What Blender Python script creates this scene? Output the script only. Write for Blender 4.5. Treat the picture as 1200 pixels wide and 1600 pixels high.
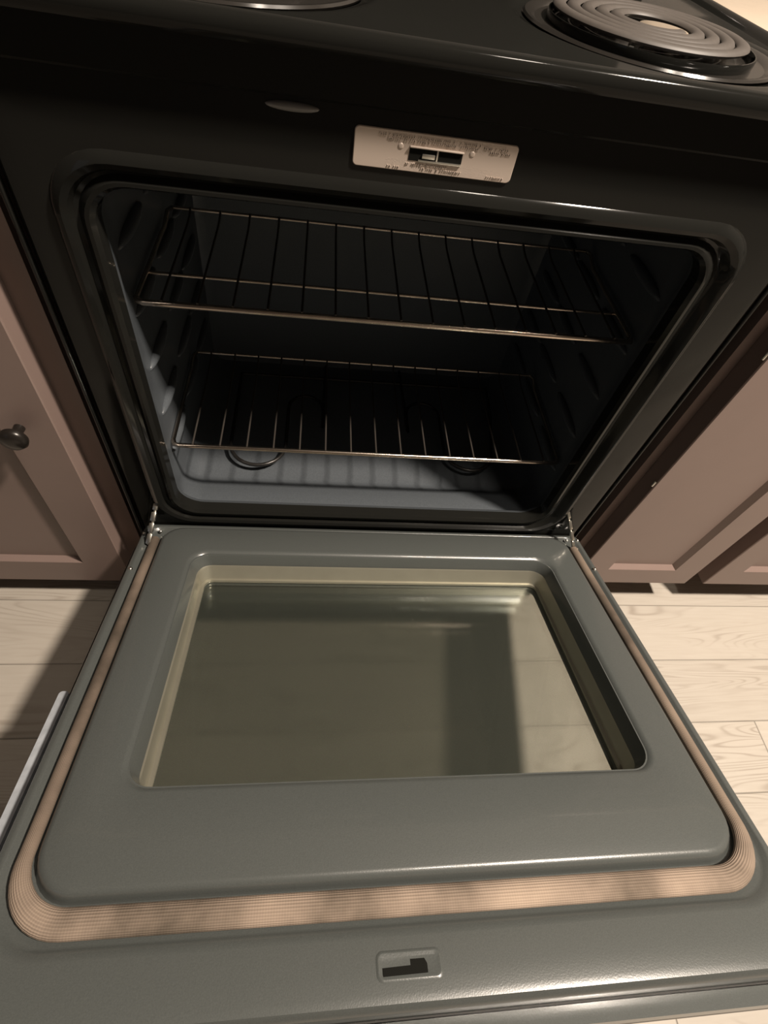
import bpy, bmesh, math, random
from mathutils import Vector, Matrix
for o in list(bpy.data.objects): bpy.data.objects.remove(o, do_unlink=True)
SC = bpy.context.scene; C = SC.collection
PI = math.pi
# ------------------------------------------------------------------ camera
cam_d = bpy.data.cameras.new('camera'); cam = bpy.data.objects.new('camera', cam_d); C.objects.link(cam)
cam.location = (-0.11679, -0.50504, 1.02886)
cam.rotation_euler = (0.664245, -0.134444, -0.053215)
cam_d.sensor_fit = 'VERTICAL'; cam_d.sensor_height = 24; cam_d.sensor_width = 18
cam_d.lens = 834.23/1600*24
cam_d.shift_x = 0.0008; cam_d.shift_y = -0.0309
cam_d.clip_start = 0.01
SC.camera = cam
# ------------------------------------------------------------------ view, world
vs = SC.view_settings
vs.view_transform = 'Standard'; vs.look = 'None'; vs.gamma = 1; vs.use_curve_mapping = False
vs.exposure = 0.10
w = bpy.data.worlds.new('world'); SC.world = w; w.use_nodes = True
w.node_tree.nodes['Background'].inputs[0].default_value = (0.55, 0.65, 0.8, 1)
w.node_tree.nodes['Background'].inputs[1].default_value = 0.02
# ------------------------------------------------------------------ lamps (ceiling fixture to the right, cool area light added on the left for bluish reflections)
LAMP = (1.12, -0.56, 2.70)
for lx, pw in ((.56, 11), (1.11, 162)):
    ld = bpy.data.lights.new('ceiling_light', 'AREA'); ld.shape = 'DISK'; ld.size = 0.20
    ld.energy = pw; ld.color = (1.0, 0.87, 0.74)
    lo = bpy.data.objects.new('ceiling_light', ld); C.objects.link(lo); lo.location = (lx, LAMP[1], LAMP[2])
ld2 = bpy.data.lights.new('added_cool_light', 'AREA'); ld2.shape = 'RECTANGLE'; ld2.size = 0.8; ld2.size_y = 1.6
ld2.energy = 0.9; ld2.color = (0.62, 0.75, 1.0)
lo2 = bpy.data.objects.new('added_cool_light', ld2); C.objects.link(lo2); lo2.location = (-2.1, -1.9, 1.2)
lo2.rotation_euler = (Vector((-0.3, 0, 0.5)) - Vector(lo2.location)).to_track_quat('-Z', 'Y').to_euler()

# ------------------------------------------------------------------ helpers
ORIG = {}
def setp(o, label=None, cat=None, group=None, kind=None):
    if label: o['label'] = label
    if cat: o['category'] = cat
    if group: o['group'] = group
    if kind: o['kind'] = kind
    return o
def empty(name, loc, label, cat, group=None):
    o = bpy.data.objects.new(name, None); C.objects.link(o); o.location = loc; o.empty_display_size = 0.05
    ORIG[o.name] = Vector(loc)
    return setp(o, label, cat, group)
def obj(name, vf, mat, parent=None, smooth=35, origin=None):
    """vf = (verts, faces) in world coordinates, or a bmesh"""
    bm = vf if isinstance(vf, bmesh.types.BMesh) else None
    if bm is None:
        bm = bmesh.new(); vs_ = [bm.verts.new(v) for v in vf[0]]
        for f in vf[1]:
            if len(set(f)) > 2:
                try: bm.faces.new([vs_[i] for i in f])
                except ValueError: pass
    bmesh.ops.recalc_face_normals(bm, faces=bm.faces)
    if parent is not None: og = ORIG[parent.name]
    elif origin is not None: og = Vector(origin)
    else: og = Vector((0, 0, 0))
    bmesh.ops.translate(bm, verts=bm.verts, vec=-og)
    me = bpy.data.meshes.new(name); bm.to_mesh(me); bm.free()
    if smooth:
        me.shade_smooth(); me.set_sharp_from_angle(angle=math.radians(smooth))
    me.materials.append(mat)
    o = bpy.data.objects.new(name, me); C.objects.link(o)
    if parent is not None: o.parent = parent
    else: o.location = og
    ORIG[o.name] = og
    return o
def join(*parts):
    V, F = [], []
    for v, f in parts:
        n = len(V); V += [tuple(a) for a in v]; F += [tuple(i + n for i in q) for q in f]
    return V, F
def rr(x0, x1, z0, z1, r, n=8):
    """rounded rectangle, r = one radius or (x0z0, x1z0, x1z1, x0z1)"""
    if not isinstance(r, (tuple, list)): r = (r,)*4
    P = []
    for (cx, cz, a0, q) in ((x0 + r[0], z0 + r[0], PI, r[0]), (x1 - r[1], z0 + r[1], 1.5*PI, r[1]),
                            (x1 - r[2], z1 - r[2], 0, r[2]), (x0 + r[3], z1 - r[3], .5*PI, r[3])):
        for k in range(n + 1):
            a = a0 + .5*PI*k/n; P.append((cx + q*math.cos(a), cz + q*math.sin(a)))
    return P
def sweep(loops, cap0=False, cap1=False, close=False):
    """loops of equal length (3D points) stitched into a surface"""
    V = [p for L in loops for p in L]; n = len(loops[0]); F = []
    m = len(loops)
    for i in range(m if close else m - 1):
        a = i*n; b = ((i + 1) % m)*n
        for k in range(n):
            F.append((a + k, a + (k + 1) % n, b + (k + 1) % n, b + k))
    if cap0: F.append(tuple(range(n))[::-1])
    if cap1: F.append(tuple(range((m - 1)*n, m*n)))
    return V, F
def box(x0, x1, y0, y1, z0, z1, bev=0.0, seg=2):
    bm = bmesh.new()
    v = [bm.verts.new((x, y, z)) for x in (x0, x1) for y in (y0, y1) for z in (z0, z1)]
    for f in ((0, 1, 3, 2), (4, 6, 7, 5), (0, 4, 5, 1), (2, 3, 7, 6), (0, 2, 6, 4), (1, 5, 7, 3)):
        bm.faces.new([v[i] for i in f])
    if bev: bmesh.ops.bevel(bm, geom=bm.edges[:], offset=bev, segments=seg, affect='EDGES', profile=.5)
    bm.verts.ensure_lookup_table(); bm.verts.index_update()
    V = [tuple(q.co) for q in bm.verts]; F = [tuple(q.index for q in f.verts) for f in bm.faces]; bm.free()
    return V, F
def tube(path, r, n=10, closed=False, up=None, rb=None, scale=None):
    """round or elliptical tube; with up given, r is across and rb along up"""
    P = [Vector(p) for p in path]; m = len(P); loops = []
    prev = None
    for i in range(m):
        if closed: t = P[(i + 1) % m] - P[i - 1]
        else: t = P[min(i + 1, m - 1)] - P[max(i - 1, 0)]
        t.normalize()
        if up is not None: nrm = (Vector(up) - t*t.dot(Vector(up))).normalized()
        elif prev is None:
            nrm = t.orthogonal().normalized()
        else: nrm = (prev - t*t.dot(prev)).normalized()
        prev = nrm; bi = t.cross(nrm); s = scale[i] if scale else 1
        loops.append([tuple(P[i] + (nrm*((rb or r)*math.sin(2*PI*k/n)) + bi*(r*math.cos(2*PI*k/n)))*s) for k in range(n)])
    return sweep(loops, not closed, not closed, closed)
def lathe(prof, cx, cy, n=48, ax='z', base=0):
    loops = []
    for (r, h) in prof:
        L = []
        for k in range(n):
            a = 2*PI*k/n
            if ax == 'z': L.append((cx + r*math.cos(a), cy + r*math.sin(a), base + h))
            else: L.append((cx + r*math.cos(a), base + h, cy + r*math.sin(a)))     # axis along y, (cx, cz=cy)
        loops.append(L)
    return sweep(loops, True, True)
def ellipsoid(c, rx, ry, rz, n=16, m=8):
    loops = []
    for i in range(1, m):
        a = PI*i/m
        loops.append([(c[0] + rx*math.sin(a)*math.cos(2*PI*k/n), c[1] + ry*math.sin(a)*math.sin(2*PI*k/n), c[2] + rz*math.cos(a)) for k in range(n)])
    return sweep(loops, True, True)
def copy_tree(o, parent=None):
    c = o.copy(); C.objects.link(c)
    if parent: c.parent = parent
    for ch in list(o.children): copy_tree(ch, c)
    return c

# ------------------------------------------------------------------ materials
def srgb(r, g, b):
    f = lambda c: (c/255/12.92) if c/255 <= .04045 else ((c/255 + .055)/1.055)**2.4
    return (f(r), f(g), f(b), 1)
def mat(name, col, rough=.5, metal=0, spec=.5, coat=0, bump=None, var=0, noise_scale=40):
    m = bpy.data.materials.new(name); m.use_nodes = True; nt = m.node_tree; b = nt.nodes['Principled BSDF']; b.inputs['Coat IOR'].default_value = 1.45
    b.inputs['Base Color'].default_value = (*col[:3], 1); b.inputs['Roughness'].default_value = rough
    b.inputs['Metallic'].default_value = metal; b.inputs['Specular IOR Level'].default_value = spec
    b.inputs['Coat Weight'].default_value = coat; b.inputs['Coat Roughness'].default_value = .06
    tc = nt.nodes.new('ShaderNodeTexCoord')
    if bump:
        nz = nt.nodes.new('ShaderNodeTexNoise'); nz.inputs['Scale'].default_value = bump[0]; nz.inputs['Detail'].default_value = 3
        bp = nt.nodes.new('ShaderNodeBump'); bp.inputs['Strength'].default_value = bump[1]; bp.inputs['Distance'].default_value = bump[2]
        nt.links.new(tc.outputs['Object'], nz.inputs['Vector']); nt.links.new(nz.outputs['Fac'], bp.inputs['Height'])
        nt.links.new(bp.outputs['Normal'], b.inputs['Normal'])
    if var:
        n2 = nt.nodes.new('ShaderNodeTexNoise'); n2.inputs['Scale'].default_value = noise_scale; n2.inputs['Detail'].default_value = 5
        mx = nt.nodes.new('ShaderNodeMix'); mx.data_type = 'RGBA'
        mx.inputs[6].default_value = (*[c*(1 - var) for c in col[:3]], 1); mx.inputs[7].default_value = (*[min(1, c*(1 + var)) for c in col[:3]], 1)
        nt.links.new(tc.outputs['Object'], n2.inputs['Vector']); nt.links.new(n2.outputs['Fac'], mx.inputs[0]); nt.links.new(mx.outputs[2], b.inputs['Base Color'])
    return m
M = {}
M['black'] = mat('black porcelain', (.009, .009, .008), .09, spec=.15, bump=(160, .03, .0005))
M['enamel'] = mat('speckled grey enamel', (.058, .063, .060), .28, spec=.4, coat=.3, bump=(700, .12, .0006), var=.22, noise_scale=900)
M['cavity'] = mat('oven cavity enamel', (.064, .072, .080), .3, spec=.25, coat=0, bump=(600, .15, .0007), var=.3, noise_scale=500)
M['darkskin'] = mat('black door skin', (.02, .019, .017), .4)
M['chrome'] = mat('chrome rod', (.62, .56, .5), .22, metal=1)
M['rack'] = mat('browned chrome wire', (.62, .53, .45), .2, metal=1, var=.2, noise_scale=60)
M['wire'] = mat('dark reflection wire', (.06, .052, .045), .5, metal=.6)  # dark reflections of the chrome wires painted into their base colour
M['steel'] = mat('zinc plated steel', (.66, .64, .58), .3, metal=1)
M['alu'] = mat('pale scuffed trim', (.30, .32, .345), .4, metal=.1, var=.35, noise_scale=90)
M['liner'] = mat('pale satin steel liner', (.33, .315, .255), .36, metal=.75, var=.1, noise_scale=30)
M['coil'] = mat('grey heating coil', (.055, .047, .041), .55, var=.15, noise_scale=120)
M['medal'] = mat('dull steel medallion', (.55, .46, .36), .42, metal=.8)
M['cab'] = mat('taupe painted cabinet', (.19, .138, .120), .42, spec=.4, bump=(90, .05, .001), var=.06, noise_scale=12)
M['knob'] = mat('dark bronze knob', (.018, .015, .013), .3, metal=.4)
M['counter'] = mat('cream laminate counter', (.50, .42, .33), .35, var=.06, noise_scale=60)
M['wallp'] = mat('warm wall paint', (.10, .09, .08), .8)
M['ceilp'] = mat('ceiling paint', (.22, .20, .18), .9)
M['void'] = mat('dark slot interior', (.006, .006, .005), .9, spec=.1)
M['drawer'] = M['black']
# latch plate: stamped matte aluminium with rows of raised illegible lettering
m = mat('stamped aluminium plate', (.50, .42, .36), .45, metal=.35); M['plate'] = m
nt = m.node_tree; b = nt.nodes['Principled BSDF']; tc = nt.nodes['Texture Coordinate']
mp = nt.nodes.new('ShaderNodeMapping'); mp.inputs['Scale'].default_value = (1.0, 1, 1.6)
vo = nt.nodes.new('ShaderNodeTexNoise'); vo.inputs['Scale'].default_value = 520; vo.inputs['Detail'].default_value = 1
sp = nt.nodes.new('ShaderNodeSeparateXYZ')
def mth(nt, op, a, b_=None, c_=None):
    n = nt.nodes.new('ShaderNodeMath'); n.operation = op
    for i, v in enumerate((a, b_, c_)):
        if v is None: continue
        if isinstance(v, (int, float)): n.inputs[i].default_value = v
        else: nt.links.new(v, n.inputs[i])
    return n.outputs[0]
nt.links.new(tc.outputs['Object'], mp.inputs['Vector']); nt.links.new(mp.outputs[0], vo.inputs['Vector'])
nt.links.new(tc.outputs['Object'], sp.inputs[0])
PLATE_Z = 0.8455
zc = mth(nt, 'ABSOLUTE', mth(nt, 'SUBTRACT', sp.outputs['Z'], PLATE_Z + .03))      # object space of the range starts at z = -0.03
band = mth(nt, 'MULTIPLY', mth(nt, 'GREATER_THAN', zc, .0062), mth(nt, 'LESS_THAN', zc, .0135))
xc = mth(nt, 'LESS_THAN', mth(nt, 'ABSOLUTE', mth(nt, 'SUBTRACT', sp.outputs['X'], -.004)), .052)
hgt = mth(nt, 'MULTIPLY', mth(nt, 'MULTIPLY', mth(nt, 'GREATER_THAN', vo.outputs['Fac'], .52), band), xc)
bp = nt.nodes.new('ShaderNodeBump'); bp.inputs['Strength'].default_value = 1; bp.inputs['Distance'].default_value = .0016
nt.links.new(hgt, bp.inputs['Height']); nt.links.new(bp.outputs[0], b.inputs['Normal'])
# woven gasket
m = mat('woven fibreglass gasket', (.42, .30, .215), .85, spec=.15); M['gasket'] = m
nt = m.node_tree; b = nt.nodes['Principled BSDF']
uv = nt.nodes.new('ShaderNodeAttribute'); uv.attribute_name = 'gk'     # x = length along, y = angle around
sp = nt.nodes.new('ShaderNodeSeparateXYZ'); nt.links.new(uv.outputs['Vector'], sp.inputs[0])
rib = mth(nt, 'SINE', mth(nt, 'MULTIPLY', sp.outputs['Y'], 2*PI*28))
knit = mth(nt, 'SINE', mth(nt, 'MULTIPLY', sp.outputs['X'], 2*PI*420))
hh = mth(nt, 'ADD', mth(nt, 'MULTIPLY', rib, .7), mth(nt, 'MULTIPLY', knit, .12))
bp = nt.nodes.new('ShaderNodeBump'); bp.inputs['Strength'].default_value = .4; bp.inputs['Distance'].default_value = .001
nt.links.new(hh, bp.inputs['Height']); nt.links.new(bp.outputs[0], b.inputs['Normal'])
tc = nt.nodes['Texture Coordinate']
nz = nt.nodes.new('ShaderNodeTexNoise'); nz.inputs['Scale'].default_value = 9; nz.inputs['Detail'].default_value = 6
nt.links.new(tc.outputs['Object'], nz.inputs['Vector'])
cr = nt.nodes.new('ShaderNodeValToRGB'); e = cr.color_ramp.elements
e[0].position = .33; e[0].color = (.09, .072, .055, 1); e[1].position = .5; e[1].color = (.245, .19, .148, 1)
e2 = e.new(.68); e2.color = (.36, .28, .215, 1)
nt.links.new(nz.outputs['Fac'], cr.inputs[0])
mx = nt.nodes.new('ShaderNodeMix'); mx.data_type = 'RGBA'; mx.blend_type = 'MULTIPLY'; mx.inputs[0].default_value = .5
rg = nt.nodes.new('ShaderNodeMapRange'); rg.inputs[1].default_value = -1; rg.inputs[3].default_value = .6
nt.links.new(rib, rg.inputs[0]); nt.links.new(cr.outputs[0], mx.inputs[6]); nt.links.new(rg.outputs[0], mx.inputs[7]); mx_ = nt.nodes.new('ShaderNodeMix'); mx_.data_type = 'RGBA'; mx_.blend_type = 'MULTIPLY'; mx_.inputs[0].default_value = 1     # the side runs are more soiled than the front run
nt.links.new(mx.outputs[2], mx_.inputs[6]); cz_ = nt.nodes.new('ShaderNodeCombineXYZ')
for i in range(3): nt.links.new(mth(nt, 'MULTIPLY_ADD', sp.outputs['Z'], .42, .58), cz_.inputs[i])
nt.links.new(cz_.outputs[0], mx_.inputs[7]); nt.links.new(mx_.outputs[2], b.inputs['Base Color'])
# oven window glass: see-through, slightly green, with a fine ceramic dot screen on the outer pane
def glass(name, tint, dots):
    m = bpy.data.materials.new(name); m.use_nodes = True; nt = m.node_tree
    nt.nodes.remove(nt.nodes['Principled BSDF']); out = nt.nodes['Material Output']
    tr = nt.nodes.new('ShaderNodeBsdfTransparent'); tr.inputs[0].default_value = (*tint, 1)
    gl = nt.nodes.new('ShaderNodeBsdfGlossy'); gl.inputs['Roughness'].default_value = .06; gl.inputs[0].default_value = (.9, .95, .9, 1)
    fr = nt.nodes.new('ShaderNodeFresnel'); gm = nt.nodes.new('ShaderNodeNewGeometry')
    nt.links.new(mth(nt, 'MULTIPLY_ADD', gm.outputs['Backfacing'], 1/1.5 - 1.5, 1.5), fr.inputs[0])     # the pane is solid: leave it through the back face without total reflection
    a = nt.nodes.new('ShaderNodeMixShader'); nt.links.new(fr.outputs[0], a.inputs[0]); nt.links.new(tr.outputs[0], a.inputs[1]); nt.links.new(gl.outputs[0], a.inputs[2])
    df = nt.nodes.new('ShaderNodeBsdfDiffuse'); df.inputs[0].default_value = (.066, .074, .066, 1)
    bmx = nt.nodes.new('ShaderNodeMixShader'); nt.links.new(a.outputs[0], bmx.inputs[1]); nt.links.new(df.outputs[0], bmx.inputs[2])
    if dots:
        rf = nt.nodes.new('ShaderNodeBsdfRefraction'); rf.inputs['IOR'].default_value = 1.02; rf.inputs['Roughness'].default_value = .34; rf.inputs[0].default_value = (*[c*.97 for c in tint], 1)
        ms = nt.nodes.new('ShaderNodeMixShader'); ms.inputs[0].default_value = .34
        nt.links.new(tr.outputs[0], ms.inputs[1]); nt.links.new(rf.outputs[0], ms.inputs[2]); nt.links.new(ms.outputs[0], a.inputs[1])
        tc = nt.nodes.new('ShaderNodeTexCoord'); sp = nt.nodes.new('ShaderNodeSeparateXYZ'); nt.links.new(tc.outputs['Object'], sp.inputs[0])
        sx = mth(nt, 'SINE', mth(nt, 'MULTIPLY', sp.outputs['X'], 2*PI/.0016)); sy = mth(nt, 'SINE', mth(nt, 'MULTIPLY', sp.outputs['Y'], 2*PI/.0016))
        d = mth(nt, 'GREATER_THAN', mth(nt, 'MULTIPLY', sx, sy), .30)
        nt.links.new(mth(nt, 'MULTIPLY_ADD', d, .42, .09), bmx.inputs[0])
    else: bmx.inputs[0].default_value = .07
    nt.links.new(bmx.outputs[0], out.inputs[0])
    return m
M['glass_in'] = glass('inner window glass', (.945, .95, .93), False)
M['glass_out'] = glass('dotted outer window glass', (.945, .95, .93), True)
# floor planks
m = bpy.data.materials.new('pale oak vinyl planks'); m.use_nodes = True; M['floor'] = m
nt = m.node_tree; b = nt.nodes['Principled BSDF']; b.inputs['Roughness'].default_value = .5; b.inputs['Specular IOR Level'].default_value = .3
at = nt.nodes.new('ShaderNodeAttribute'); at.attribute_name = 'plank'       # x = seed, y = tone
sa = nt.nodes.new('ShaderNodeSeparateXYZ'); nt.links.new(at.outputs['Vector'], sa.inputs[0])
tc = nt.nodes.new('ShaderNodeTexCoord')
sh = nt.nodes.new('ShaderNodeVectorMath'); sh.operation = 'ADD'
cb = nt.nodes.new('ShaderNodeCombineXYZ'); nt.links.new(mth(nt, 'MULTIPLY', sa.outputs['X'], 37.0), cb.inputs[0]); nt.links.new(mth(nt, 'MULTIPLY', sa.outputs['X'], 11.0), cb.inputs[2])
nt.links.new(tc.outputs['Object'], sh.inputs[0]); nt.links.new(cb.outputs[0], sh.inputs[1])
def mapped(sx, sy, sz=1):
    n = nt.nodes.new('ShaderNodeMapping'); n.inputs['Scale'].default_value = (sx, sy, sz); nt.links.new(sh.outputs[0], n.inputs['Vector']); return n.outputs[0]
n1 = nt.nodes.new('ShaderNodeTexNoise'); n1.inputs['Scale'].default_value = 1; n1.inputs['Detail'].default_value = 2; n1.inputs['Distortion'].default_value = .4
nt.links.new(mapped(1.5, 13), n1.inputs['Vector'])
rings = mth(nt, 'POWER', mth(nt, 'ABSOLUTE', mth(nt, 'SINE', mth(nt, 'MULTIPLY', n1.outputs['Fac'], 75))), 9.0)
n2 = nt.nodes.new('ShaderNodeTexNoise'); n2.inputs['Scale'].default_value = 1; n2.inputs['Detail'].default_value = 6; nt.links.new(mapped(14, 190), n2.inputs['Vector'])
n3 = nt.nodes.new('ShaderNodeTexNoise'); n3.inputs['Scale'].default_value = 1; n3.inputs['Detail'].default_value = 3; nt.links.new(mapped(3, 9), n3.inputs['Vector'])
msk = nt.nodes.new('ShaderNodeMapRange'); msk.inputs[1].default_value = .42; msk.inputs[2].default_value = .66; nt.links.new(n3.outputs['Fac'], msk.inputs[0])
mx1 = nt.nodes.new('ShaderNodeMix'); mx1.data_type = 'RGBA'
mx1.inputs[6].default_value = (.42, .385, .335, 1); mx1.inputs[7].default_value = (.31, .275, .23, 1)
nt.links.new(mth(nt, 'MULTIPLY', n2.outputs['Fac'], .62), mx1.inputs[0])
mx2 = nt.nodes.new('ShaderNodeMix'); mx2.data_type = 'RGBA'; mx2.inputs[7].default_value = (.20, .165, .13, 1)
nt.links.new(mx1.outputs[2], mx2.inputs[6]); nt.links.new(mth(nt, 'MULTIPLY', mth(nt, 'MULTIPLY', rings, msk.outputs[0]), .6), mx2.inputs[0])
mx3 = nt.nodes.new('ShaderNodeMix'); mx3.data_type = 'RGBA'; mx3.blend_type = 'MULTIPLY'; mx3.inputs[0].default_value = 1
cb2 = nt.nodes.new('ShaderNodeCombineXYZ')
for i in range(3): nt.links.new(sa.outputs['Y'], cb2.inputs[i])
nt.links.new(mx2.outputs[2], mx3.inputs[6]); nt.links.new(cb2.outputs[0], mx3.inputs[7]); nt.links.new(mx3.outputs[2], b.inputs['Base Color'])

# ------------------------------------------------------------------ the room
FZ = -0.03
def struct(name, vf, m, smooth=30): return setp(obj(name, vf, m, None, smooth), kind='structure')
def floor_mesh():
    random.seed(7)
    V, F, A = [], [], []
    y1 = -.0125 + .1267*6; x_lo, x_hi = -2.2, 2.4
    fixed = {8: [.812], 11: [.461]}
    for row in range(0, 27):
        ya = y1 - row*.1267; yb = ya - .1267
        js = [fixed[row][0] - 1.22] + [fixed[row][0]] if row in fixed else [random.uniform(-2.0, -1.0) + k*1.22 for k in range(1, 3)]
        if row not in fixed: js = [j for j in js if not -1.0 < j < 1.1]
        js = [x_lo] + sorted(js + [j + 1.22*2 for j in js[-1:] if j + 2.44 < x_hi]) + [x_hi]
        for a, c in zip(js, js[1:]):
            if c - a < .02: continue
            g = .0006; n = len(V); e = .0014
            V += [(a + g, yb + g, FZ - .0012), (c - g, yb + g, FZ - .0012), (c - g, ya - g, FZ - .0012), (a + g, ya - g, FZ - .0012),
                  (a + e, yb + e, FZ), (c - e, yb + e, FZ), (c - e, ya - e, FZ), (a + e, ya - e, FZ)]
            F += [(n + 4, n + 5, n + 6, n + 7)] + [(n + i, n + (i + 1) % 4, n + 4 + (i + 1) % 4, n + 4 + i) for i in range(4)]
            tone = random.uniform(.88, 1.05); A += [(random.random(), tone, 0)]*5
    n = len(V); V += [(x_lo, -2.8, FZ - .0012), (x_hi, -2.8, FZ - .0012), (x_hi, .8, FZ - .0012), (x_lo, .8, FZ - .0012)]
    F.append((n, n + 1, n + 2, n + 3)); A.append((0, .45, 0))
    return V, F, A
V, F, A = floor_mesh()
me = bpy.data.meshes.new('floor'); me.from_pydata(V, [], F); me.materials.append(M['floor'])
att = me.attributes.new('plank', 'FLOAT_VECTOR', 'FACE')
for i, a in enumerate(A): att.data[i].vector = a
fo = bpy.data.objects.new('floor', me); C.objects.link(fo); setp(fo, kind='structure')
struct('wall_back', box(-2.3, 2.5, .66, .78, FZ, 2.75), M['wallp'])
struct('wall_front', box(-2.3, 2.5, -2.75, -2.65, FZ, 2.75), M['wallp'])
struct('wall_left', box(-2.3, -2.2, -2.65, .66, FZ, 2.75), M['wallp'])
struct('wall_right', box(2.4, 2.5, -2.65, .66, FZ, 2.75), M['wallp'])
struct('ceiling', box(-2.3, 2.5, -2.75, .78, 2.75, 2.85), M['ceilp'])

# ------------------------------------------------------------------ electric range
RNG = empty('electric_range', (-.006, .30, FZ), 'black electric coil range with its oven door hanging open', 'range')
def L3(x0, x1, z0, z1, r, y, n=8): return [(x, y, z) for x, z in rr(x0, x1, z0, z1, r, n)]
BX0, BX1 = -.391, .379
face = sweep([
    L3(BX0, BX1, .135, .912, .004, .60), L3(BX0, BX1, .135, .912, .004, .012), L3(BX0 + .001, BX1 - .001, .136, .911, .004, .006),
    L3(BX0 + .006, BX1 - .006, .139, .907, .004, .001), L3(BX0 + .013, BX1 - .013, .143, .903, .004, 0),
    L3(-.357, .333, .252, .818, .058, 0), L3(-.353, .329, .256, .814, .055, -.0045), L3(-.348, .324, .260, .809, .052, -.0065),
    L3(-.343, .318, .265, .804, .050, -.0045), L3(-.340, .313, .268, .801, .048, .002), L3(-.336, .309, .271, .798, .046, .0035),
    L3(-.333, .304, .274, .796, .044, .001), L3(-.330, .299, .277, .793, .042, -.003), L3(-.326, .295, .281, .790, .040, -.0035), L3(-.322, .291, .285, .787, .038, .001),
    L3(-.321, .290, .286, .786, .038, .016)])
obj('body', face, M['black'], RNG)
cav = sweep([
    L3(-.321, .290, .286, .786, .038, .0155), L3(-.322, .292, .280, .788, .038, .024), L3(-.325, .297, .270, .795, .038, .030), L3(-.327, .301, .262, .800, .036, .036),
    L3(-.328, .302, .260, .803, .035, .055), L3(-.329, .303, .256, .806, .034, .066), L3(-.330, .304, .248, .810, .033, .090), L3(-.330, .304, .2405, .812, .033, .100), L3(-.330, .304, .2395, .812, .033, .106),
    L3(-.330, .304, .243, .812, .033, .114), L3(-.330, .304, .243, .812, .033, .40), L3(-.325, .299, .248, .808, .030, .415), L3(-.312, .286, .262, .794, .020, .420)], cap1=True)
obj('oven_cavity', cav, M['cavity'], RNG)
for (sx, X) in ((1, -.330), (-1, .304)):
    for z in (.375, .4585, .542, .625, .709):
        parts = [ellipsoid((X + sx*.001, y, z - .012), .009, .055, .0075, 14, 8) for y in (.105, .235, .345)]
        obj('rack_guide', join(*parts), M['cavity'], RNG, 60)
for x in (-.3965, .3845): obj('corner_bead', tube([(x, .007, .140 + .0765*k) for k in range(11)], .0030, 12), M['black'], RNG, 60)
# bake element on the oven floor with its two front loops
def arc(cx, cy, r, a0, a1, z, n=14): return [(cx + r*math.cos(a0 + (a1 - a0)*k/n), cy + r*math.sin(a0 + (a1 - a0)*k/n), z) for k in range(n + 1)]
ez = .262
p = [(-.262, .36, ez), (-.262, .30, ez)] + arc(-.212, .168, .050, PI, 2*PI, ez) + [(-.162, .27, ez)] + arc(-.128, .27, .034, PI, 0, ez, 10)
p += [(-.094, .22, ez), (-.090, .40, ez)]
p2 = [(.262, .36, ez), (.256, .27, ez)] + arc(.192, .175, .048, 0, -PI, ez) + [(.144, .27, ez)] + arc(.110, .27, .034, 0, PI, ez, 10) + [(.076, .22, ez), (.07, .40, ez)]
be = obj('bake_element', join(tube(p, .0034, 10), tube(p2, .0034, 10), tube([(-.262, .36, ez), (.262, .36, ez)], .0034, 10)), mat('dark element sheath', (.03, .028, .026), .3, metal=.5), RNG, 60)
# upper front: crease of the manifold panel, embossed bump
obj('manifold_panel', sweep([L3(BX0 + .014, BX1 - .014, .8745, .9085, .003, .002), L3(BX0 + .014, BX1 - .014, .8745, .9085, .003, -.003), L3(BX0 + .017, BX1 - .017, .877, .906, .002, -.006)], cap1=True), M['black'], RNG)
obj('embossed_bump', ellipsoid((-.142, -.0005, .8675), .022, .0045, .0036, 24, 10), mat('grey highlight bump', (.16, .155, .15), .25), RNG, 60)  # grey paints the black bump's highlight into its colour
# latch plate
zp = PLATE_Z
pl = obj('latch_plate', sweep([L3(-.0905, .0525, zp - .0155, zp + .0155, .004, .001), L3(-.0905, .0525, zp - .0155, zp + .0155, .004, -.0012), L3(-.0899, .0519, zp - .0149, zp + .0149, .0036, -.0017)], cap1=True), M['plate'], RNG)
pl['label'] = 'pale stamped metal plate around the latch slot'
obj('latch_slot', box(-.0425, .0045, -.0021, -.0015, zp - .0060, zp + .0045), M['void'], pl, 0)
obj('latch_tongue', join(box(-.034, .0045, -.0032, -.0020, zp - .0062, zp - .0044, .0004), box(-.031, -.0195, -.0034, -.0020, zp - .0035, zp + .0005, .0006), box(-.0185, -.0170, -.003, -.0018, zp - .0050, zp + .0042, .0003)), M['steel'], pl)
obj('latch_hood', box(-.0425, .0052, -.0038, -.0015, zp + .0042, zp + .0056, .0005), M['plate'], pl)
for (x, z) in ((-.0505, zp + .004), (.0125, zp + .0045)):
    obj('rivet', lathe([(.0026, -.0016), (.0024, -.0020), (.0014, -.0023), (.0003, -.0023)], x, z, 16, 'y'), M['plate'], pl, 60)
# the plate's stamped lettering, too worn to read, as fine raised strokes
def strokes():
    random.seed(3); out = []
    rows = [(-.070, .018, .0118), (-.062, .018, .0090), (.022, .043, .0108), (.028, .047, .0078), (-.046, -.004, -.0088), (-.030, .006, -.0115), (.030, .048, -.0122), (-.060, -.050, -.0125)]
    for x0, x1, z in rows:
        x = x0
        while x < x1:
            if random.random() < .85:
                h = random.uniform(.0012, .0019); ww = random.uniform(.0003, .0005)
                out.append(box(x, x + ww, -.0024, -.0016, zp + z - h/2, zp + z + h/2))
                out.append(box(x, x + random.uniform(.0007, .0011), -.0024, -.0016, zp + z + random.choice((-.5, 0, .5))*h - .0002, zp + z + .0003))
            x += random.uniform(.0014, .0021)
    return join(*out)
obj('lettering', strokes(), M['plate'], pl, 0)
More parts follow.
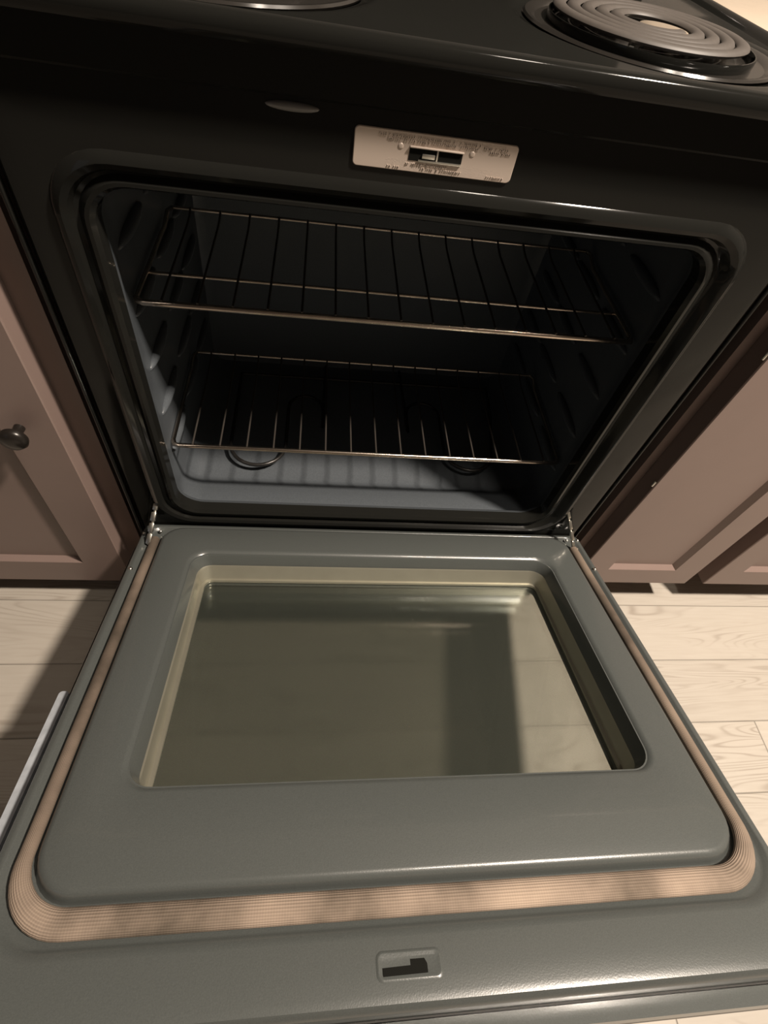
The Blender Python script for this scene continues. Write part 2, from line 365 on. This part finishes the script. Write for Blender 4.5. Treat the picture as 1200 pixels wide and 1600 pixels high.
# cooktop: sheet with a rolled front lip, raised edge and two burner wells
CZ = .9185
WELL = [(.207, .170, .132, .112), (-.213, .165, .132, .112)]     # x, y, rim radius, bowl radius
def cooktop():
    out = []
    X0, X1, Y0, Y1 = -.398, .386, -.021, .615
    def R(d, z, r): return [(x, y, z) for x, y in rr(X0 + d, X1 - d, Y0 + d, Y1 - d, r, 6)]
    out.append(sweep([R(.008, .908, .010), R(.002, .909, .012), R(0, .913, .013), R(0, .919, .013), R(.0015, .923, .013), R(.005, .9255, .012), R(.010, .9262, .010), R(.014, .925, .009), R(.018, .921, .008), R(.021, CZ, .007)]))
    # top sheet with holes: polar patches around each well inside a rectangle cell
    def cell(x0, x1, y0, y1, cx, cy, r0):
        n = 72; outer = []
        for k in range(n):
            a = 2*PI*k/n; dx, dy = math.cos(a), math.sin(a)
            t = min((x1 - cx)/dx if dx > 1e-9 else 9, (x0 - cx)/dx if dx < -1e-9 else 9, (y1 - cy)/dy if dy > 1e-9 else 9, (y0 - cy)/dy if dy < -1e-9 else 9)
            outer.append((cx + dx*t, cy + dy*t, CZ))
        ring = lambda r, z: [(cx + r*math.cos(2*PI*k/n), cy + r*math.sin(2*PI*k/n), z) for k in range(n)]
        loops = [outer, ring(r0 + .016, CZ), ring(r0 + .013, CZ + .0004), ring(r0 + .008, CZ - .0012), ring(r0 + .003, CZ - .003), ring(r0, CZ - .0032), ring(r0 - .002, CZ - .006)]
        c = [(x0, y0, CZ), (x1, y0, CZ), (x1, y1, CZ), (x0, y1, CZ)]
        V, F = sweep(loops)
        # fill the four corners
        for (qx, qy, qz) in c:
            k = int(round((math.atan2(qy - cy, qx - cx) % (2*PI))/(2*PI)*n)) 
            a = math.atan2(qy - cy, qx - cx) % (2*PI); k0 = int(a/(2*PI)*n) % n
            V = V + [(qx, qy, qz)]; F = F + [(k0, len(V) - 1, (k0 + 1) % n)]
        return V, F
    xa, xb, ya = X0 + .021, X1 - .021, Y0 + .021
    out.append(cell(xa, -.003, ya, .33, WELL[1][0], WELL[1][1], WELL[1][2]))
    out.append(cell(-.003, xb, ya, .33, WELL[0][0], WELL[0][1], WELL[0][2]))
    out.append(([(xa, .33, CZ), (xb, .33, CZ), (xb, Y1 - .021, CZ), (xa, Y1 - .021, CZ)], [(0, 1, 2, 3)]))
    return join(*out)
obj('cooktop', cooktop(), M['black'], RNG, 50)
# storage drawer under the door
obj('storage_drawer', sweep([L3(-.385, .373, .005, .128, .006, .10), L3(-.385, .373, .005, .128, .006, -.004), L3(-.381, .369, .009, .124, .005, -.010), L3(-.33, .32, .03, .10, .01, -.012)], cap0=True, cap1=True), M['black'], RNG)
obj('backguard', box(-.396, .384, .600, .650, .900, 1.13, .012), M['black'], RNG, 40)
obj('kick_base', box(-.37, .36, .05, .58, FZ, .005), M['void'], RNG, 0)

# ---- the open door, tilted on its hinges
AL, YH, ZH = .331722, .017754, .236953
ca, sa_ = math.cos(AL), math.sin(AL)
def D(x, t, h): return (x, YH - t*ca + h*sa_, ZH + t*sa_ + h*ca)
def LD(x0, x1, t0, t1, r, h, n=8): return [D(x, t, h) for x, t in rr(x0, x1, t0, t1, r, n)]
dl = sweep([
    LD(-.273, .277, .109, .444, .014, -.0520),
    LD(-.370, .368, .030, .620, .012, -.0520), LD(-.372, .370, .028, .622, .012, -.0340),
    LD(-.382, .380, .018, .630, .012, -.0335), LD(-.382, .380, .018, .632, .012, -.012), LD(-.3815, .3795, .0185, .631, .012, -.006), LD(-.379, .377, .021, .628, .012, -.0015), LD(-.375, .373, .025, .622, .012, 0),
    LD(-.372, .371, .028, .586, (.02, .02, .05, .05), 0), LD(-.3705, .3695, .029, .580, (.02, .02, .05, .05), -.0010), LD(-.368, .367, .030, .5765, (.02, .02, .05, .05), -.004), LD(-.365, .364, .031, .574, (.02, .02, .05, .05), -.0055),
    LD(-.347, .346, .034, .546, (.03, .03, .042, .042), -.0055), LD(-.3455, .3445, .035, .5445, (.03, .03, .042, .042), -.002),
    LD(-.3445, .3435, .036, .5435, (.03, .03, .042, .042), .004), LD(-.342, .341, .0385, .541, (.03, .03, .040, .040), .0072), LD(-.338, .337, .0425, .537, (.03, .03, .038, .038), .0085),
    LD(-.296, .298, .092, .460, .030, .0085), LD(-.2925, .2945, .0955, .4565, .028, .0075), LD(-.290, .292, .098, .454, .027, .0045), LD(-.2885, .2905, .0995, .4525, .026, .0045), LD(-.2875, .2895, .1005, .4515, .026, .0015),
    LD(-.2815, .2840, .1012, .4505, .023, -.0140), LD(-.2805, .2832, .1022, .4500, .021, -.036), LD(-.280, .2828, .1032, .4490, .021, -.0405), LD(-.2735, .2775, .1085, .4445, .015, -.0445)], close=True)
door = obj('oven_door', dl, M['enamel'], RNG)
door['label'] = 'open oven door, grey speckled enamel inside'
def slab(x0, x1, t0, t1, r, h0, h1): return sweep([LD(x0, x1, t0, t1, r, h0, 5), LD(x0, x1, t0, t1, r, h1, 5)], True, True)
obj('window_pane', slab(-.2728, .2768, .1092, .4438, .014, -.0478, -.0448), M['glass_in'], door)
obj('window_pane', slab(-.310, .312, .080, .472, .018, -.0605, -.0575), M['glass_out'], door)
fr_ = obj('window_frame', sweep([LD(-.2822, .2842, .1022, .4498, .0225, -.0150), LD(-.2797, .2826, .1035, .4490, .020, -.0175), LD(-.2775, .2806, .1060, .4475, .018, -.0370), LD(-.2765, .2795, .1070, .4465, .017, -.0392), LD(-.2715, .2755, .1110, .4420, .013, -.0396), LD(-.2715, .2755, .1110, .4420, .013, -.0435),
    LD(-.2740, .2780, .1085, .4445, .015, -.0435)]), M['liner'], door); fr_['label'] = 'pale metal liner around the window recess'
obj('outer_skin', sweep([LD(-.276, .280, .100, .450, .016, -.0645), LD(-.398, .398, .03, .640, .010, -.0645), LD(-.4, .4, .028, .643, .010, -.060), LD(-.4, .4, .028, .643, .010, -.042), LD(-.398, .398, .03, .640, .010, -.0385), LD(-.3735, .3715, .0265, .624, .012, -.0385), LD(-.3735, .3715, .0265, .624, .012, -.0545), LD(-.276, .280, .100, .450, .016, -.0545)], close=True), M['darkskin'], door)
obj('front_lip', slab(-.392, .392, .632, .645, .004, -.044, -.033), M['enamel'], door)
st = obj('side_trim', slab(-.4075, -.3965, .314, .628, .004, -.040, -.0325), M['alu'], door); st['label'] = 'light brushed metal trim strip'
# gasket (open loop: two sides and the front)
def gasket():
    hw, tf, r = .3555, .5605, .052
    pts = [(-hw, .060)] + [(-hw, .06 + (tf - r - .06)*k/30) for k in range(1, 31)]
    pts += [(-hw + r - r*math.cos(a*PI/24), tf - r + r*math.sin(a*PI/24)) for a in range(1, 12)]
    pts += [(-hw + r + (2*hw - 2*r)*k/40, tf) for k in range(0, 41)]
    pts += [(hw - r + r*math.sin(a*PI/24), tf - r + r*math.cos(a*PI/24)) for a in range(1, 12)]
    pts += [(hw, tf - r - (tf - r - .06)*k/30) for k in range(0, 31)]
    n = 28; loops = []; A = []; s = 0; m_ = len(pts)
    for i, (x, t) in enumerate(pts):
        if i: s += math.hypot(x - pts[i-1][0], t - pts[i-1][1])
        a, b_ = pts[max(i-1, 0)], pts[min(i+1, m_-1)]; dx, dt = b_[0]-a[0], b_[1]-a[1]; q = math.hypot(dx, dt); nx, nt_ = -dt/q, dx/q
        fr = abs(dx/q); wdt = .0068 + .0050*fr; hg = .0062
        L = []
        for k in range(n):
            an = 2*PI*k/n; u = wdt*math.cos(an)*(1 + .0*k); v = hg*math.sin(an)
            L.append(D(x + nx*u, t + nt_*u, -.0005 + v)); A.append((s, k/n if k <= n/2 else 1 - k/n, fr))
        loops.append(L)
    return sweep(loops, True, True), A
gv, ga = gasket()
G = obj('gasket', gv, M['gasket'], door, 80); G['label'] = 'beige woven heat seal with scorched corner'
att = G.data.attributes.new('gk', 'FLOAT_VECTOR', 'POINT')
for i, a in enumerate(ga): att.data[i].vector = a
# latch receiver pressed into the door's front flange
obj('latch_pad', sweep([LD(-.0455, .0125, .594, .616, .006, -.0004), LD(-.0435, .0105, .596, .614, .005, .0010), LD(-.0425, .0095, .597, .613, .004, .0010), LD(-.0405, .0075, .599, .611, .003, .0003)], cap1=True), M['enamel'], door)
def poly_slab(pts, h0, h1):
    n = len(pts); return sweep([[D(x, t, h0) for x, t in pts], [D(x, t, h1) for x, t in pts]], True, True)
obj('latch_slot', poly_slab([(-.0395, .606), (-.0155, .6055), (-.0155, .6015), (-.0035, .6015), (-.0015, .605), (-.0015, .611), (-.0395, .6115)], .0001, .00075), M['void'], door, 0)
def door_screw(x, t, r=.0035, h=0):
    prof = [(r, -.001), (r, .0008), (r*.8, .0019), (r*.4, .0025), (r*.05, .0026)]
    V, F = lathe(prof, 0, 0, 16)
    obj('screw', ([D(x + a, t + b_, h + c) for a, b_, c in V], F), M['steel'], door, 60)
for x, t in ((-.3735, .130), (.3725, .112), (-.376, .046), (-.352, .041), (.352, .036), (.373, .036), (.362, .060)): door_screw(x, t, .0030 if t > .1 else .0024)
# hinge arms: notched steel links between the body and the door
def hinge(p0, p1, wd):
    p0, p1 = Vector(p0), Vector(p1); d = (p1 - p0); L = d.length; d.normalize(); sx = Vector((1, 0, 0)); sx = (sx - d*sx.dot(d)).normalized(); up = sx.cross(d)
    if up.z < 0: up = -up
    def bx(s0, s1, w_, h0, h1):
        V, F = box(-w_, w_, s0*L, s1*L, h0, h1, .0009)
        return [tuple(p0 + sx*a + d*b_ + up*c) for a, b_, c in V], F
    return join(bx(0, 1, wd*.55, -.004, .001), *[bx(a, b_, wd, -.003, c) for a, b_, c in ((0, .2, .0035), (.25, .45, .0045), (.5, .7, .0045), (.75, .98, .003))])
hl = obj('hinge_arm', hinge((-.3535, .004, .300), (-.3635, -.052, .2600), .0036), M['steel'], door, 30)
hr = obj('hinge_arm', hinge((.3300, .004, .318), (.3600, -.040, .2490), .0026), M['steel'], door, 30)
for x in (-.353, .329):
    obj('hinge_slot', box(x - .006, x + .006, -.0008, .004, .270 if x < 0 else .280, .312 if x < 0 else .328), M['void'], RNG, 0)

# ------------------------------------------------------------------ burners
def bowl_of(cx, cy, r0, label):
    t = obj('drip_bowl', lathe([(r0*.99, -.0030), (r0*.998, -.0012), (r0*.985, .0008), (r0*.955, .0006), (r0*.90, -.003), (r0*.82, -.012), (r0*.60, -.018), (r0*.25, -.019), (r0*.22, -.0225), (r0*.5, -.0215), (r0*.84, -.0150), (r0*.93, -.0045)], cx, cy, 72, 'z', CZ - .0005), M['bowl'], None, 50, (cx, cy, CZ - .0235))
    return setp(t, label, 'drip bowl')
M['bowl'] = mat('black enamel drip bowl', (.02, .018, .016), .16, spec=.6)
def coil_of(cx, cy, r0, turns, label):
    root = empty('coil_burner', (cx, cy, CZ - .012), label, 'burner')
    zt = CZ + .0085; N = int(turns*56); r_in = r0*.30; path = []
    for k in range(N + 1):
        u = k/N; a = u*turns*2*PI + .9; r = r_in + (r0 - .0045 - r_in)*u
        path.append((cx + r*math.cos(a), cy - r*math.sin(a), zt))
    pitch = (r0 - .0045 - r_in)/turns
    obj('heating_coil', tube(path, pitch*.45, 10, up=(0, 0, 1), rb=.0032), M['coil'], root, 60)
    obj('support_ring', tube(arc(cx, cy, r0 + .001, 0, 2*PI*(1 - 1/64), zt - .0085, 63), .0014, 6, closed=True, up=(0, 0, 1), rb=.0048), M['black'], root, 60)
    sup = [box(cx - .002, cx + .002, cy + .015, cy + r0, zt - .010, zt - .004)]
    V, F = sup[0]; parts = []
    for q in range(3):
        a = 2*PI*q/3 + .5; c_, s_ = math.cos(a), math.sin(a)
        parts.append(([(cx + (x - cx)*c_ - (y - cy)*s_, cy + (x - cx)*s_ + (y - cy)*c_, z) for x, y, z in V], F))
    obj('support_bracket', join(*parts), M['steel'], root, 30)
    md = obj('medallion', lathe([(.027, -.006), (.027, -.0005), (.024, .0022), (.012, .0030), (.0005, .0032)], cx + .004, cy - .018, 40, 'z', zt - .001), M['medal'], root, 50)
    md['label'] = 'pale metal disc at the centre of the coil'
    obj('terminal', join(tube([(cx + r_in*.9, cy + .0, zt - .004), (cx + .05, cy + .04, zt - .012), (cx + .085, cy + .075, zt - .016)], .0035, 8)), M['coil'], root, 60)
    return root
bowl_of(.207, .170, .131, 'large round black drip bowl sunk in the cooktop under the front right burner')
coil_of(.207, .170, .104, 4.6, 'large spiral coil burner at the right front of the cooktop')
bowl_of(-.213, .165, .131, 'black drip bowl around the smaller left burner, its rim just showing at the top edge')
coil_of(-.213, .170, .080, 3.6, 'smaller spiral coil burner at the left front of the cooktop')

# ------------------------------------------------------------------ oven racks
def make_rack(z, label, mid):
    root = empty('oven_rack', (-.013, .15, z), label, 'oven rack', 'wire racks inside the oven')
    x0, x1, y0, y1, r = -.3245, .298, .050, .258, .0038
    obj('front_bar', tube([(x0, y0 + .01, z), (x0 + .003, y0 + .002, z), (x0 + .01, y0, z), (x1 - .01, y0, z), (x1 - .003, y0 + .002, z), (x1, y0 + .01, z)], r, 12), M['rack'], root, 60)
    for x in (x0, x1):
        s = 1 if x < 0 else -1
        obj('side_rail', tube([(x, y0 + .008, z), (x, y1 - .05, z), (x, y1 - .035, z - .001), (x, y1 - .02, z + .003), (x + s*.001, y1 - .008, z + .009), (x + s*.006, y1, z + .010)], .003, 10), M['rack'], root, 60)
    obj('rear_bar', tube([(x0 + .004, y1, z + .010), (x1 - .004, y1, z + .010)], .0024, 10), M['rack'], root, 60)
    if mid: obj('cross_bar', tube([(x0, .117, z - .0035), (x1, .117, z - .0035)], .0022, 10), M['rack'], root, 60)
    for k in range(15):
        x = -.294 + .0403*k
        obj('wire', tube([(x, y0 - .001, z + .0045), (x, y1 - .03, z + .0045), (x, y1 - .012, z + .007), (x, y1, z + .012)], .0015, 8), M['wire'], root, 60)
    return root
make_rack(.635, 'upper of the two chrome wire racks, halfway up the oven', True)
r2 = make_rack(.385, 'lower of the two chrome wire racks, just above the oven floor', False)

# ------------------------------------------------------------------ cabinets and counters
YD = -.002
def shaker(x0, x1, z0, z1, rail, y=YD, th=.032):
    def R(d, yy): return [(a, yy, c) for a, c in ((x0 + d, z0 + d), (x1 - d, z0 + d), (x1 - d, z1 - d), (x0 + d, z1 - d))]
    return sweep([R(0, y + th), R(0, y + .0015), R(.0015, y), R(rail, y), R(rail + .009, y + .0095), R(rail + .0095, y + .0095)], cap0=True, cap1=True)
def knob(x, z, parent):
    y = YD
    return obj('knob', lathe([(.007, 0), (.006, -.010), (.009, -.014), (.0165, -.017), (.0175, -.022), (.014, -.027), (.004, -.029)], x, z, 28, 'y', y), M['knob'], parent, 50)
def cabinet(x0, x1, zb, doors, label, knobs, rail=.062):
    root = empty('base_cabinet', ((x0 + x1)/2, .30, FZ), label, 'cabinet')
    obj('cabinet_body', join(box(x0, x1, YD + .0325, .62, zb + .003, .868), box(x0 + .003, x1 - .003, .085, .60, FZ, zb + .004)), M['cab'], root, 30)
    for (a, c) in doors:
        d = obj('cabinet_door', shaker(a, c, zb, .690, rail), M['cab'], root, 30)
        for kx, kz in knobs:
            if a < kx < c: knob(kx, kz, d)
        dr = obj('drawer_front', shaker(a, c, .715, .850, .040), M['cab'], root, 30)
        knob((a + c)/2, .782, dr)
    return root
cabinet(-1.12, -.418, .036, [(-.815, -.4475), (-1.10, -.835)], 'taupe base cabinet on the left of the range with a dark round knob', [(-.492, .465)], .0695)
cr_ = cabinet(.428, 1.10, .060, [(.4455, .713), (.757, 1.06)], 'taupe base cabinet on the right of the range, its doors parted by a shadowed stile', [(.79, .60)], .058)
for ch in cr_.children:
    if ch.name.startswith('cabinet_door') and ch.get('hinged') is None:
        pass
def hinge_barrel(z):
    for ch in cr_.children:
        if ch.name.startswith('cabinet_door'):
            obj('hinge', lathe([(.0018, 0), (.0022, .001), (.0022, .011), (.0018, .012)], .4445, YD + .004, 10, 'z', z), M['steel'], ch, 60); break
for z in (.395, .66): hinge_barrel(z)
for (x0, x1, lab) in ((.4185, 1.12, 'cream laminate countertop to the right of the range'), (-1.14, -.4095, 'cream laminate countertop to the left of the range')):
    setp(obj('countertop', box(x0, x1, -.022, .655, .8685, .908, .004), M['counter'], None, 30, ((x0 + x1)/2, .3, .8685)), lab, 'countertop')
# ------------------------------------------------------------------ the ceiling lamp's housing
lh = empty('ceiling_lamp', (LAMP[0], LAMP[1], 2.75), 'long ceiling lamp above and right of the range', 'lamp')
obj('housing', box(LAMP[0] - .24, LAMP[0] + .24, LAMP[1] - .08, LAMP[1] + .08, LAMP[2] + .004, 2.75, .004), mat('white lamp housing', (.8, .8, .78), .5), lh, 30)
